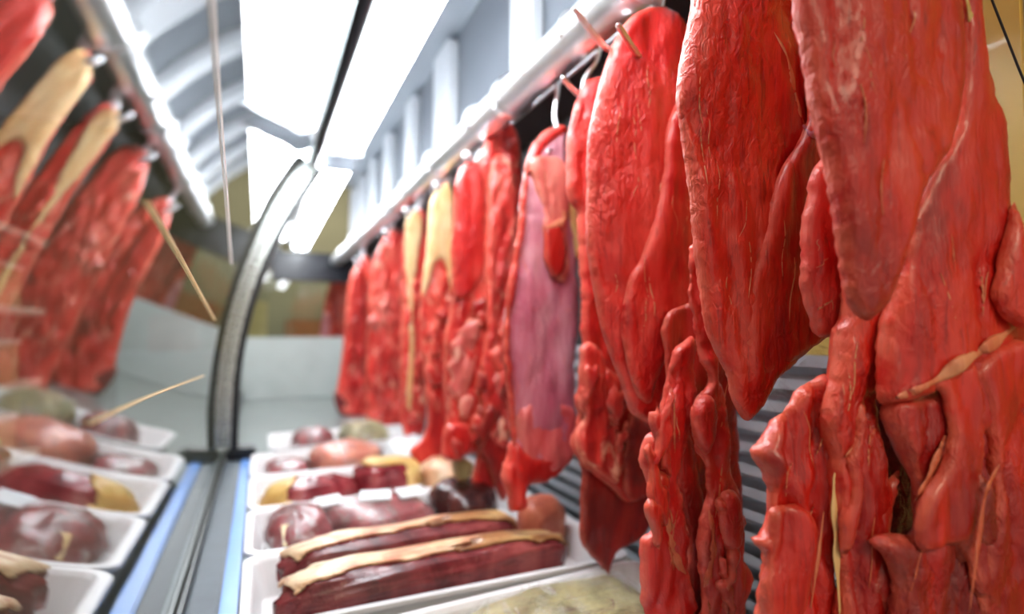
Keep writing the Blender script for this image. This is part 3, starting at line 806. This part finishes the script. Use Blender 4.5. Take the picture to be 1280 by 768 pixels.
strand('sinew', a_low, [(1250, 580), (1232, 620), (1222, 690), (1212, 768)], 0.0022, M['fat_pink'], A, 0.016)

# D: the long column with a white fat line, hanging behind A's left lobe
pD = Plane(1085, -12)
pD.o.y = pA.y + 0.035; pD.y = pD.o.y
Dt = cut('ragged red column with a white fat line, below the nearest slab', pD)
d_col = slab('column', pD, [(1060, 200), (1100, 200), (1118, 400), (1086, 425), (1097, 470), (1091, 530), (1104, 590), (1104, 690), (1106, 830), (1050, 830), (1046, 740), (1041, 620), (1039, 572), (1025, 522), (1040, 460), (1044, 412), (1056, 380)],
     M['meat_near'], Dt, 0.018, 0.004, 0.0035, 23, 0.006, 0.035, 0.002, edge=0.007, fold=0.008)
d_flap = slab('left_flap', pD, [(1046, 462), (1010, 474), (985, 502), (961, 532), (938, 568), (952, 594), (961, 634), (958, 662), (940, 674), (953, 690), (952, 716), (948, 760), (955, 830), (1046, 830), (1042, 700), (1036, 600), (1030, 520)],
     M['meat_near'], Dt, 0.012, -0.010, 0.0035, 25, 0.006, 0.03, 0.002, ragged=0.005, edge=0.006, fold=0.009, creases=[([(985, 505), (978, 560), (976, 640)], -0.008, 0.005), ([(1014, 480), (1018, 560), (1012, 660)], -0.008, 0.005), ([(960, 570), (985, 610), (1000, 640)], 0.006, 0.006)])
slab('left_lump', pD, [(962, 640), (1000, 630), (1018, 660), (1016, 700), (1006, 760), (985, 800), (955, 790), (950, 730), (958, 690)], M['meat_near'], Dt, 0.009, -0.004, 0.0035, 26, 0.004, ragged=0.003, edge=0.005, fold=0.006)
strand('fat_line', d_col, [(1050, 580), (1043, 606), (1045, 660), (1047, 710), (1052, 790)], 0.0032, M['fat'], Dt, 0.003)
strand('fat_line', d_col, [(1066, 560), (1050, 582), (1042, 604)], 0.002, M['fat_pink'], Dt, 0.002)
strand('sinew', d_col, [(1030, 640), (1024, 690), (1014, 760)], 0.0016, M['fat_pink'], Dt, -0.004)
# meat in the gap between D and A, its shade put into dark colour
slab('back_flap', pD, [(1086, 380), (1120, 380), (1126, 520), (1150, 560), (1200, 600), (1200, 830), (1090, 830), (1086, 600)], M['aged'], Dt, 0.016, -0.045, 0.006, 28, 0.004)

# B: the small bright lobe
pB = Plane(1040, -10); pB.o.y = pA.y + 0.065; pB.y = pB.o.y
B = cut('narrow bright lobe showing left of the nearest slab', pB)
b_l = slab('lobe', pB, [(1040, 40), (1046, 120), (1031, 180), (1018, 215), (1009, 240), (1003, 280), (1000, 320), (1002, 366), (1008, 396), (1020, 420), (1032, 423), (1046, 415), (1056, 396), (1078, 380), (1090, 300), (1100, 100), (1100, -100), (1050, -100)],
     M['meat_bright'], B, 0.015, 0.01, 0.0045, 31, 0.003, 0.03, 0.0018, math.pi / 2)

# C: large slab
pC = Plane(960, -12)
C = cut('tall red slab with a pale tendon groove, second from right', pC)
c_main = slab('slab', pC, [(880, -160), (866, -60), (868, 0), (861, 45), (852, 109), (858, 163), (867, 237), (872, 307), (880, 370), (886, 410), (900, 445), (910, 468), (916, 500), (926, 520), (938, 526), (958, 502), (970, 476), (1003, 448), (1030, 425), (1050, 400), (1060, 300), (1060, 100), (1050, -100), (1000, -180)],
     M['meat_near'], C, 0.016, 0.0, 0.0045, 41, 0.006, 0.055, 0.0016, ragged=0.0012, curl=0.012,
     creases=[([(985, 20), (1000, 90), (1010, 150), (1012, 200)], -0.006, 0.012), ([(895, 250), (905, 330), (925, 430)], -0.003, 0.006)])
c_r = slab('right_lobe', pC, [(1010, 60), (1008, 150), (985, 196), (965, 240), (954, 290), (947, 325), (938, 362), (932, 410), (940, 455), (958, 470), (990, 452), (1030, 425), (1060, 390), (1064, 250), (1050, 80)], M['meat_near'], C, 0.010, 0.010, 0.0045, 44, 0.003, 0.06, 0.0014, ragged=0.0012, curl=0.006)
strand('tendon', c_main, [(968, 40), (984, 70), (993, 110), (1000, 140), (1008, 160)], 0.0026, M['fat_pink'], C, 0.001)
strand('tendon', c_r, [(1004, 156), (1012, 164), (1028, 178)], 0.0036, M['silver'], C, 0.002)
# fatty lace below C
slab('membrane', pC, [(960, 512), (974, 480), (1000, 454), (1036, 422), (1048, 436), (1042, 470), (1016, 482), (1002, 502), (984, 508)], M['membrane'], C, 0.003, -0.012, 0.003, 46, 0.002, ragged=0.006, edge=0.002, fold=0.001)

# E: pointed oval slab
pE = Plane(815, -8)
E = cut('pointed oval red slab pierced by two hook prongs, third from right', pE)
e_main = slab('slab', pE, [(826, 8), (806, 12), (788, 22), (769, 50), (756, 88), (745, 136), (739, 184), (738, 234), (737, 292), (742, 335), (751, 388), (760, 430), (769, 455), (780, 490), (788, 514), (800, 524), (812, 529), (822, 512), (850, 450), (890, 400), (905, 250), (890, 80), (862, 36), (845, 16)],
     M['meat_bright'], E, 0.018, 0.0, 0.005, 51, 0.006, 0.06, 0.0016, ragged=0.0012, curl=0.014)
e_r = slab('right_lobe', pE, [(868, 70), (856, 100), (842, 135), (832, 165), (828, 220), (820, 260), (811, 295), (800, 325), (788, 348), (778, 390), (782, 440), (795, 490), (812, 505), (820, 480), (836, 440), (862, 405), (900, 380), (905, 200), (890, 90)], M['meat_bright'], E, 0.011, 0.013, 0.005, 53, 0.003, 0.07, 0.0014, ragged=0.0012, curl=0.004)
strand('fat_seam', e_r, [(856, 106), (843, 137), (834, 168), (829, 220), (821, 258), (812, 294)], 0.0022, M['fat_pink'], E, 0.000)

# G: ragged strands hanging below E and C
pG = Plane(880, -10); pG.o.y = (pC.y + pE.y) / 2; pG.y = pG.o.y
G_ = cut('ragged fringed strips hanging below between two big slabs', pG)
g3s = slab('strip', pG, [(872, 300), (892, 300), (890, 400), (897, 455), (905, 500), (914, 560), (921, 612), (932, 660), (927, 690), (937, 722), (930, 768), (932, 840), (872, 840), (878, 735), (872, 690), (876, 655), (884, 612), (872, 565), (861, 525), (872, 500), (884, 480), (874, 440), (864, 400), (860, 330)], M['meat_bright'], G_, 0.013, 0.006, 0.0035, 61, 0.007, 0.022, 0.002, ragged=0.006, edge=0.006, fold=0.009)
g1 = slab('strip', pG, [(840, 440), (868, 420), (872, 480), (866, 520), (858, 560), (850, 600), (856, 660), (862, 712), (872, 768), (872, 840), (812, 840), (804, 735), (801, 684), (815, 655), (823, 638), (816, 612), (806, 584), (803, 570), (812, 545), (828, 528), (826, 505), (832, 470)], M['meat_bright'], G_, 0.012, -0.012, 0.0035, 63, 0.006, 0.03, 0.002, ragged=0.005, edge=0.006, fold=0.008, curl=0.004)
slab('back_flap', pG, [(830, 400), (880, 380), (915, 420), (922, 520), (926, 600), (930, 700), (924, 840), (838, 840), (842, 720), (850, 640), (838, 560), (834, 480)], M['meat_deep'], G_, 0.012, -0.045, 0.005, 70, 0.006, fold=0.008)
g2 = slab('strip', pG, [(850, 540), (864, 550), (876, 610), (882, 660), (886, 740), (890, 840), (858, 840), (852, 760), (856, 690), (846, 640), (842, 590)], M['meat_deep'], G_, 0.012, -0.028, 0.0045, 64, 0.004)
strand('tendon', g1, [(832, 640), (838, 670), (848, 704), (858, 718)], 0.006, M['fat_pink'], G_, 0.001)
strand('fat_strip', g3s, [(886, 636), (892, 668), (890, 700), (884, 734), (888, 764)], 0.005, M['fat_pink'], G_, 0.001)
slab('lump', pG, [(900, 620), (920, 618), (930, 650), (926, 680), (912, 688), (902, 670)], M['meat_bright'], G_, 0.016, 0.016, 0.004, 67, 0.003)
slab('lump', pG, [(866, 505), (884, 492), (896, 510), (892, 550), (882, 570), (868, 548)], M['meat_bright'], G_, 0.018, 0.014, 0.004, 68, 0.003)

# F: piece behind E
pF = Plane(735, -4)
F = cut('lumpy dark red piece peeping out left of the pointed slab', pF)
slab('slab', pF, [(752, 96), (735, 100), (724, 114), (713, 150), (708, 205), (712, 250), (721, 270), (724, 313), (726, 370), (727, 430), (727, 462), (717, 500), (722, 520), (714, 556), (722, 576), (736, 588), (762, 611), (786, 627), (808, 614), (815, 560), (830, 480), (830, 120), (790, 100)], M['meat_bright'], F, 0.026, 0.0, 0.005, 71, 0.008, 0.03, 0.0014)
slab('lump', pF, [(728, 430), (752, 440), (764, 500), (770, 560), (772, 605), (745, 590), (722, 570), (718, 548), (728, 520), (722, 500)], M['meat_marbled'], F, 0.02, 0.016, 0.0045, 73, 0.008, 0.02)
slab('lump', pF, [(786, 520), (812, 535), (822, 560), (814, 610), (788, 626), (778, 590)], M['meat_deep'], F, 0.014, 0.016, 0.0045, 74, 0.003)
slab('lower_flap', pF, [(730, 560), (726, 600), (724, 668), (735, 692), (748, 706), (762, 727), (769, 694), (800, 674), (822, 640), (830, 600), (800, 580)], M['meat_deep'], F, 0.014, -0.022, 0.005, 75, 0.003)

# H: the purple silverskin muscle
pH = Plane(682, 0)
H = cut('muscle under purple silverskin with a pale collar at its top', pH)
h_m = slab('muscle', pH, [(704, 164), (680, 170), (668, 186), (656, 210), (650, 252), (643, 316), (635, 362), (630, 402), (629, 440), (634, 485), (640, 530), (640, 566), (660, 600), (682, 601), (698, 587), (714, 566), (719, 518), (717, 463), (721, 419), (722, 377), (717, 309), (708, 240), (706, 197)], M['silver'], H, 0.05, 0.0, 0.006, 81, 0.005, 0.06, 0.0008, edge=0.035)
slab('red_edge', pH, [(660, 205), (652, 240), (645, 300), (634, 362), (629, 410), (628, 450), (634, 500), (640, 560), (646, 540), (642, 480), (637, 420), (643, 365), (652, 310), (658, 250)], M['meat_bright'], H, 0.02, 0.018, 0.005, 82, 0.003)
h_c = slab('collar', pH, [(662, 200), (688, 196), (706, 205), (712, 250), (708, 290), (712, 330), (706, 352), (690, 345), (678, 300), (676, 260), (668, 230)], M['meat_pink'], H, 0.02, 0.022, 0.005, 83, 0.005, 0.025)
slab('red_window', pH, [(680, 285), (700, 280), (708, 310), (704, 340), (690, 345), (680, 320)], M['meat_deep'], H, 0.012, 0.032, 0.005, 84, 0.002)
strand('fat_curl', h_c, [(704, 262), (706, 274), (694, 282), (678, 284)], 0.006, M['fat_pink'], H, 0.006)
slab('fat_side', pH, [(708, 236), (718, 250), (724, 290), (725, 320), (716, 326), (710, 290)], M['fat_yellow'], H, 0.016, 0.01, 0.005, 86, 0.002)
slab('neck_loop', pH, [(655, 214), (660, 190), (678, 166), (704, 156), (708, 166), (690, 180), (674, 196), (664, 216)], M['meat_bright'], H, 0.02, 0.012, 0.005, 87, 0.003)
slab('toe', pH, [(640, 552), (626, 596), (634, 616), (636, 640), (656, 634), (660, 606), (684, 602), (706, 582), (690, 570), (660, 566)], M['meat_bright'], H, 0.034, 0.008, 0.006, 88, 0.008, 0.03)
slab('shank_skin', pH, [(646, 510), (680, 498), (716, 510), (716, 565), (698, 588), (668, 590), (650, 570)], M['shank'], H, 0.034, 0.009, 0.006, 89, 0.004, 0.03, ragged=0.001)

# I: beside it
pI = Plane(605, 0)
I = cut('marbled red cut with a long flap below, left of the purple muscle', pI)
slab('slab', pI, [(636, 152), (612, 160), (600, 196), (582, 204), (571, 222), (566, 275), (563, 330), (564, 372), (556, 420), (554, 475), (557, 525), (552, 556), (566, 575), (592, 566), (620, 570), (640, 540), (648, 400), (652, 260), (650, 180)], M['meat_marbled'], I, 0.032, 0.0, 0.006, 91, 0.010, 0.03, 0.002, edge=0.024)
slab('red_face', pI, [(590, 200), (571, 224), (566, 290), (565, 350), (570, 376), (590, 366), (606, 330), (606, 260), (602, 215)], M['meat_bright'], I, 0.02, 0.02, 0.006, 92, 0.004)
slab('rib_flap', pI, [(614, 200), (640, 205), (646, 260), (634, 330), (622, 400), (620, 470), (636, 520), (632, 560), (606, 540), (600, 470), (608, 400), (606, 300)], M['meat_marbled'], I, 0.022, 0.022, 0.006, 93, 0.010, 0.022)
slab('fat_ridge', pI, [(606, 400), (596, 430), (590, 480), (572, 500), (562, 480), (566, 430), (586, 400)], M['meat_pink'], I, 0.018, 0.016, 0.005, 94, 0.009, 0.025, ragged=0.008)
slab('tongue_flap', pI, [(600, 560), (588, 600), (568, 636), (568, 646), (588, 653), (612, 640), (618, 610), (630, 580), (622, 555)], M['meat_bright'], I, 0.014, 0.004, 0.006, 95, 0.003)
slab('hanging_strip', pI, [(596, 510), (590, 545), (612, 590), (622, 618), (634, 622), (638, 570), (634, 520), (616, 505)], M['meat_deep'], I, 0.014, 0.02, 0.006, 96, 0.003)
slab('knob', pI, [(562, 530), (552, 552), (556, 574), (574, 574), (590, 560), (584, 530)], M['meat_bright'], I, 0.024, 0.02, 0.006, 97, 0.004)
slab('fat_knob', pI, [(566, 572), (582, 572), (594, 584), (580, 604), (570, 596)], M['green_fat'], I, 0.016, 0.0, 0.006, 98, 0.003)

# J, K: two cuts topped with yellow fat
pJ = Plane(550, 0)
J = cut('red cut with broad yellow fat at the top and a pointed lower flap', pJ)
j_m = slab('slab', pJ, [(562, 230), (545, 240), (537, 256), (534, 302), (527, 344), (524, 400), (530, 460), (534, 510), (550, 528), (566, 500), (568, 400), (568, 300)], M['meat_marbled'], J, 0.03, 0.0, 0.007, 101, 0.010, 0.03, 0.002, edge=0.022)
slab('fat_top', pJ, [(562, 230), (545, 240), (537, 256), (534, 302), (530, 340), (528, 372), (538, 350), (546, 326), (556, 330), (566, 370), (567, 270)], M['fat'], J, 0.02, 0.018, 0.007, 102, 0.003)
slab('pointed_flap', pJ, [(536, 480), (532, 540), (513, 562), (526, 590), (540, 608), (566, 612), (568, 580), (560, 530), (552, 480)], M['meat_bright'], J, 0.016, 0.008, 0.006, 103, 0.003)
pK = Plane(517, 0)
K = cut('narrow cut edged with pale yellow fat from top to bottom', pK)
slab('slab', pK, [(528, 262), (512, 268), (505, 290), (503, 350), (500, 420), (500, 500), (506, 546), (530, 540), (536, 400), (534, 280)], M['meat_marbled'], K, 0.03, 0.0, 0.008, 105, 0.010, 0.035, 0.002, edge=0.022)
slab('fat_edge', pK, [(520, 264), (508, 276), (506, 320), (510, 370), (512, 430), (508, 500), (514, 510), (518, 440), (517, 380), (522, 330), (528, 280)], M['fat'], K, 0.016, 0.02, 0.007, 106, 0.003)
# L, M, N: the far end of the row
pL = Plane(480, 0)
L_ = cut('broad lumpy marbled cut third from the far end of the row', pL)
slab('slab', pL, [(500, 288), (484, 292), (470, 318), (463, 350), (458, 440), (459, 530), (470, 544), (504, 546), (512, 500), (512, 320)], M['meat_marbled'], L_, 0.04, 0.0, 0.009, 111, 0.014, 0.04, 0.002, edge=0.028)
shreds(pL, L_, [(478, 300), (504, 300), (508, 530), (466, 530), (466, 360)], 18, 5, (0.03, 0.07), (0.05, 0.14), (0.012, 0.03), ('meat_marbled', 'meat_bright', 'meat_marbled', 'meat_pink'), 0.009, 0.022, lump=0.007)
pM = Plane(447, 0)
Mm = cut('long narrow cut with a dark toe, second from the far end', pM)
slab('slab', pM, [(462, 322), (448, 328), (436, 356), (428, 440), (420, 500), (428, 520), (446, 528), (454, 560), (468, 556), (474, 500), (476, 360)], M['meat_marbled'], Mm, 0.04, 0.0, 0.009, 121, 0.014, 0.04, 0.002, edge=0.028)
slab('side_muscle', pM, [(446, 336), (456, 350), (458, 420), (446, 450), (436, 420), (438, 360)], M['meat_deep'], Mm, 0.02, 0.024, 0.009, 122, 0.005)
slab('dark_toe', pM, [(418, 490), (432, 500), (440, 518), (430, 522), (420, 512)], M['aged'], Mm, 0.02, 0.01, 0.008, 123, 0.004)
shreds(pM, Mm, [(446, 340), (470, 340), (470, 540), (430, 510), (432, 420)], 12, 6, (0.03, 0.06), (0.06, 0.16), (0.012, 0.03), ('meat_marbled', 'meat_bright', 'meat_deep', 'meat_marbled'), 0.009, 0.022, lump=0.007)
pN = Plane(414, 0)
N_ = cut('smallest looking cut at the far end of the row, purplish edge', pN)
slab('slab', pN, [(432, 336), (416, 346), (406, 380), (399, 440), (395, 482), (404, 510 - 22), (416, 476), (434, 486), (446, 440), (446, 350)], M['meat_marbled'], N_, 0.04, 0.0, 0.01, 131, 0.014, 0.04, 0.002, edge=0.03)
slab('silver_edge', pN, [(405, 390), (412, 400), (410, 450), (402, 456), (399, 430)], M['silver'], N_, 0.016, 0.024, 0.01, 132, 0.003)
slab('lump', pN, [(416, 360), (424, 380), (426, 420), (416, 420), (412, 390)], M['meat_deep'], N_, 0.016, 0.024, 0.01, 133, 0.004)

shreds(pN, N_, [(416, 356), (436, 350), (438, 470), (404, 470), (404, 420)], 10, 7, (0.03, 0.07), (0.05, 0.14), (0.014, 0.03), ('meat_marbled', 'meat_bright', 'meat_deep', 'meat_pink'), 0.01, 0.022, lump=0.007)
shreds(pK, K, [(506, 380), (530, 330), (532, 530), (506, 530)], 10, 8, (0.02, 0.04), (0.05, 0.12), (0.012, 0.026), ('meat_marbled', 'meat_bright', 'meat_marbled'), 0.008, 0.02, lump=0.006)
shreds(pJ, J, [(536, 380), (564, 380), (560, 520), (534, 500)], 10, 9, (0.02, 0.04), (0.04, 0.1), (0.012, 0.026), ('meat_marbled', 'meat_bright', 'meat_deep'), 0.007, 0.02, lump=0.006)
shreds(pI, I, [(566, 380), (640, 380), (636, 560), (560, 560)], 16, 10, (0.02, 0.045), (0.03, 0.09), (0.018, 0.034), ('meat_marbled', 'meat_bright', 'meat_pink', 'meat_deep'), 0.006, 0.018, lump=0.006)
shreds(pF, F, [(726, 380), (772, 470), (774, 600), (722, 570), (722, 470)], 12, 11, (0.02, 0.04), (0.03, 0.08), (0.012, 0.03), ('meat_marbled', 'meat_bright', 'meat_deep'), 0.0045, 0.014)
shreds(pG, G_, [(886, 580), (908, 580), (916, 768), (888, 768)], 6, 12, (0.014, 0.024), (0.04, 0.08), (0.008, 0.022), ('meat_bright', 'meat_near'), 0.004, 0.012)
shreds(pG, G_, [(812, 560), (850, 520), (860, 768), (812, 768)], 5, 13, (0.016, 0.028), (0.05, 0.10), (-0.008, 0.002), ('meat_bright', 'meat_near', 'meat_deep'), 0.004, 0.012)
shreds(pD, Dt, [(1046, 430), (1094, 470), (1100, 768), (1050, 768)], 5, 15, (0.016, 0.03), (0.05, 0.12), (0.006, 0.012), ('meat_near', 'meat_deep'), 0.004, 0.010)
shreds(pA, A, [(1130, 520), (1290, 460), (1300, 768), (1130, 768)], 11, 16, (0.025, 0.05), (0.06, 0.14), (-0.004, 0.012), ('meat_near', 'meat_deep', 'meat_deep'), 0.0045, 0.012)

sinews(a_right, [(1195, 150), (1250, 180), (1258, 400), (1150, 460), (1135, 360)], 5, 201, 0.0008, 70)
sinews(a_left, [(1020, 20), (1190, 20), (1150, 220), (1090, 370), (1050, 250)], 6, 202, 0.0007, 60)
sinews(a_low, [(1130, 520), (1290, 470), (1290, 760), (1130, 760)], 8, 203, 0.0008, 70, 0.5)
sinews(d_col, [(1050, 440), (1090, 470), (1096, 760), (1052, 760)], 6, 204, 0.0008, 80, 0.15)
sinews(d_flap, [(960, 540), (1030, 490), (1030, 760), (965, 720)], 8, 205, 0.0008, 60, 0.4)
sinews(c_main, [(870, 120), (960, 60), (940, 380), (920, 480), (890, 400)], 7, 206, 0.0007, 70, 0.15)
sinews(c_r, [(965, 260), (1030, 200), (1020, 400), (950, 440)], 5, 207, 0.0007, 70, 0.2)
sinews(e_main, [(750, 150), (820, 100), (800, 280), (770, 420)], 6, 208, 0.0008, 60, 0.15)
sinews(e_r, [(830, 230), (860, 180), (860, 380), (800, 460), (800, 360)], 5, 209, 0.0008, 70, 0.2)
sinews(g3s, [(872, 480), (905, 500), (925, 700), (880, 760)], 7, 210, 0.0010, 60, 0.2)
sinews(g1, [(812, 560), (850, 500), (856, 760), (812, 760)], 6, 211, 0.0009, 60, 0.2)
sinews(b_l, [(1012, 260), (1040, 220), (1046, 390), (1014, 390)], 4, 212, 0.0007, 20, 1.5)

# ------------------------------------------------------------------ hooks
def at3(pl, px, py, off=0.0): return pl.world(*pl.at(px, py, off), off)
hook('steel hook prong piercing the pointed oval slab near its top', pE.y + 0.02, at3(pE, 771, 30, 0.05), at3(pE, 808, 80, -0.012))
hook('second steel prong behind the top of the pointed oval slab', pE.y + 0.05, at3(pE, 716, 10, 0.02), at3(pE, 762, 62, -0.02))
hook('hook tip showing above the piece left of the pointed slab', pF.y + 0.02, at3(pF, 702, 96, 0.01), at3(pF, 726, 118, -0.02))
hook('hook at the top of the tall grooved slab', pC.y + 0.02, at3(pC, 930, -90, 0.04), at3(pC, 945, -40, 0.0))
hook('hook holding the nearest slab, above the picture', pA.y + 0.02, at3(pA, 1090, -200, 0.05), at3(pA, 1110, -150, 0.0))
hook('hook in the neck of the purple muscle', pH.y + 0.02, at3(pH, 684, 190, 0.03), at3(pH, 700, 176, -0.005))
for pl, px, py, lab in ((pI, 612, 165, 'hook carrying the marbled cut left of the purple muscle'), (pI, 590, 204, 'hook at the left shoulder of the marbled cut beside the purple muscle'),
                        (pJ, 552, 240, 'hook above the broad yellow fat'), (pK, 514, 272, 'hook above the cut edged with pale fat'),
                        (pL, 488, 298, 'hook third from the far end of the rail'), (pM, 452, 334, 'hook second from the far end of the rail'), (pN, 424, 348, 'hook at the far end of the rail')):
    hook(lab, pl.y + 0.015, at3(pl, px - 9, py - 12, 0.035), at3(pl, px + 3, py + 6, -0.012), 0.011, mat_=M['white_paint'])
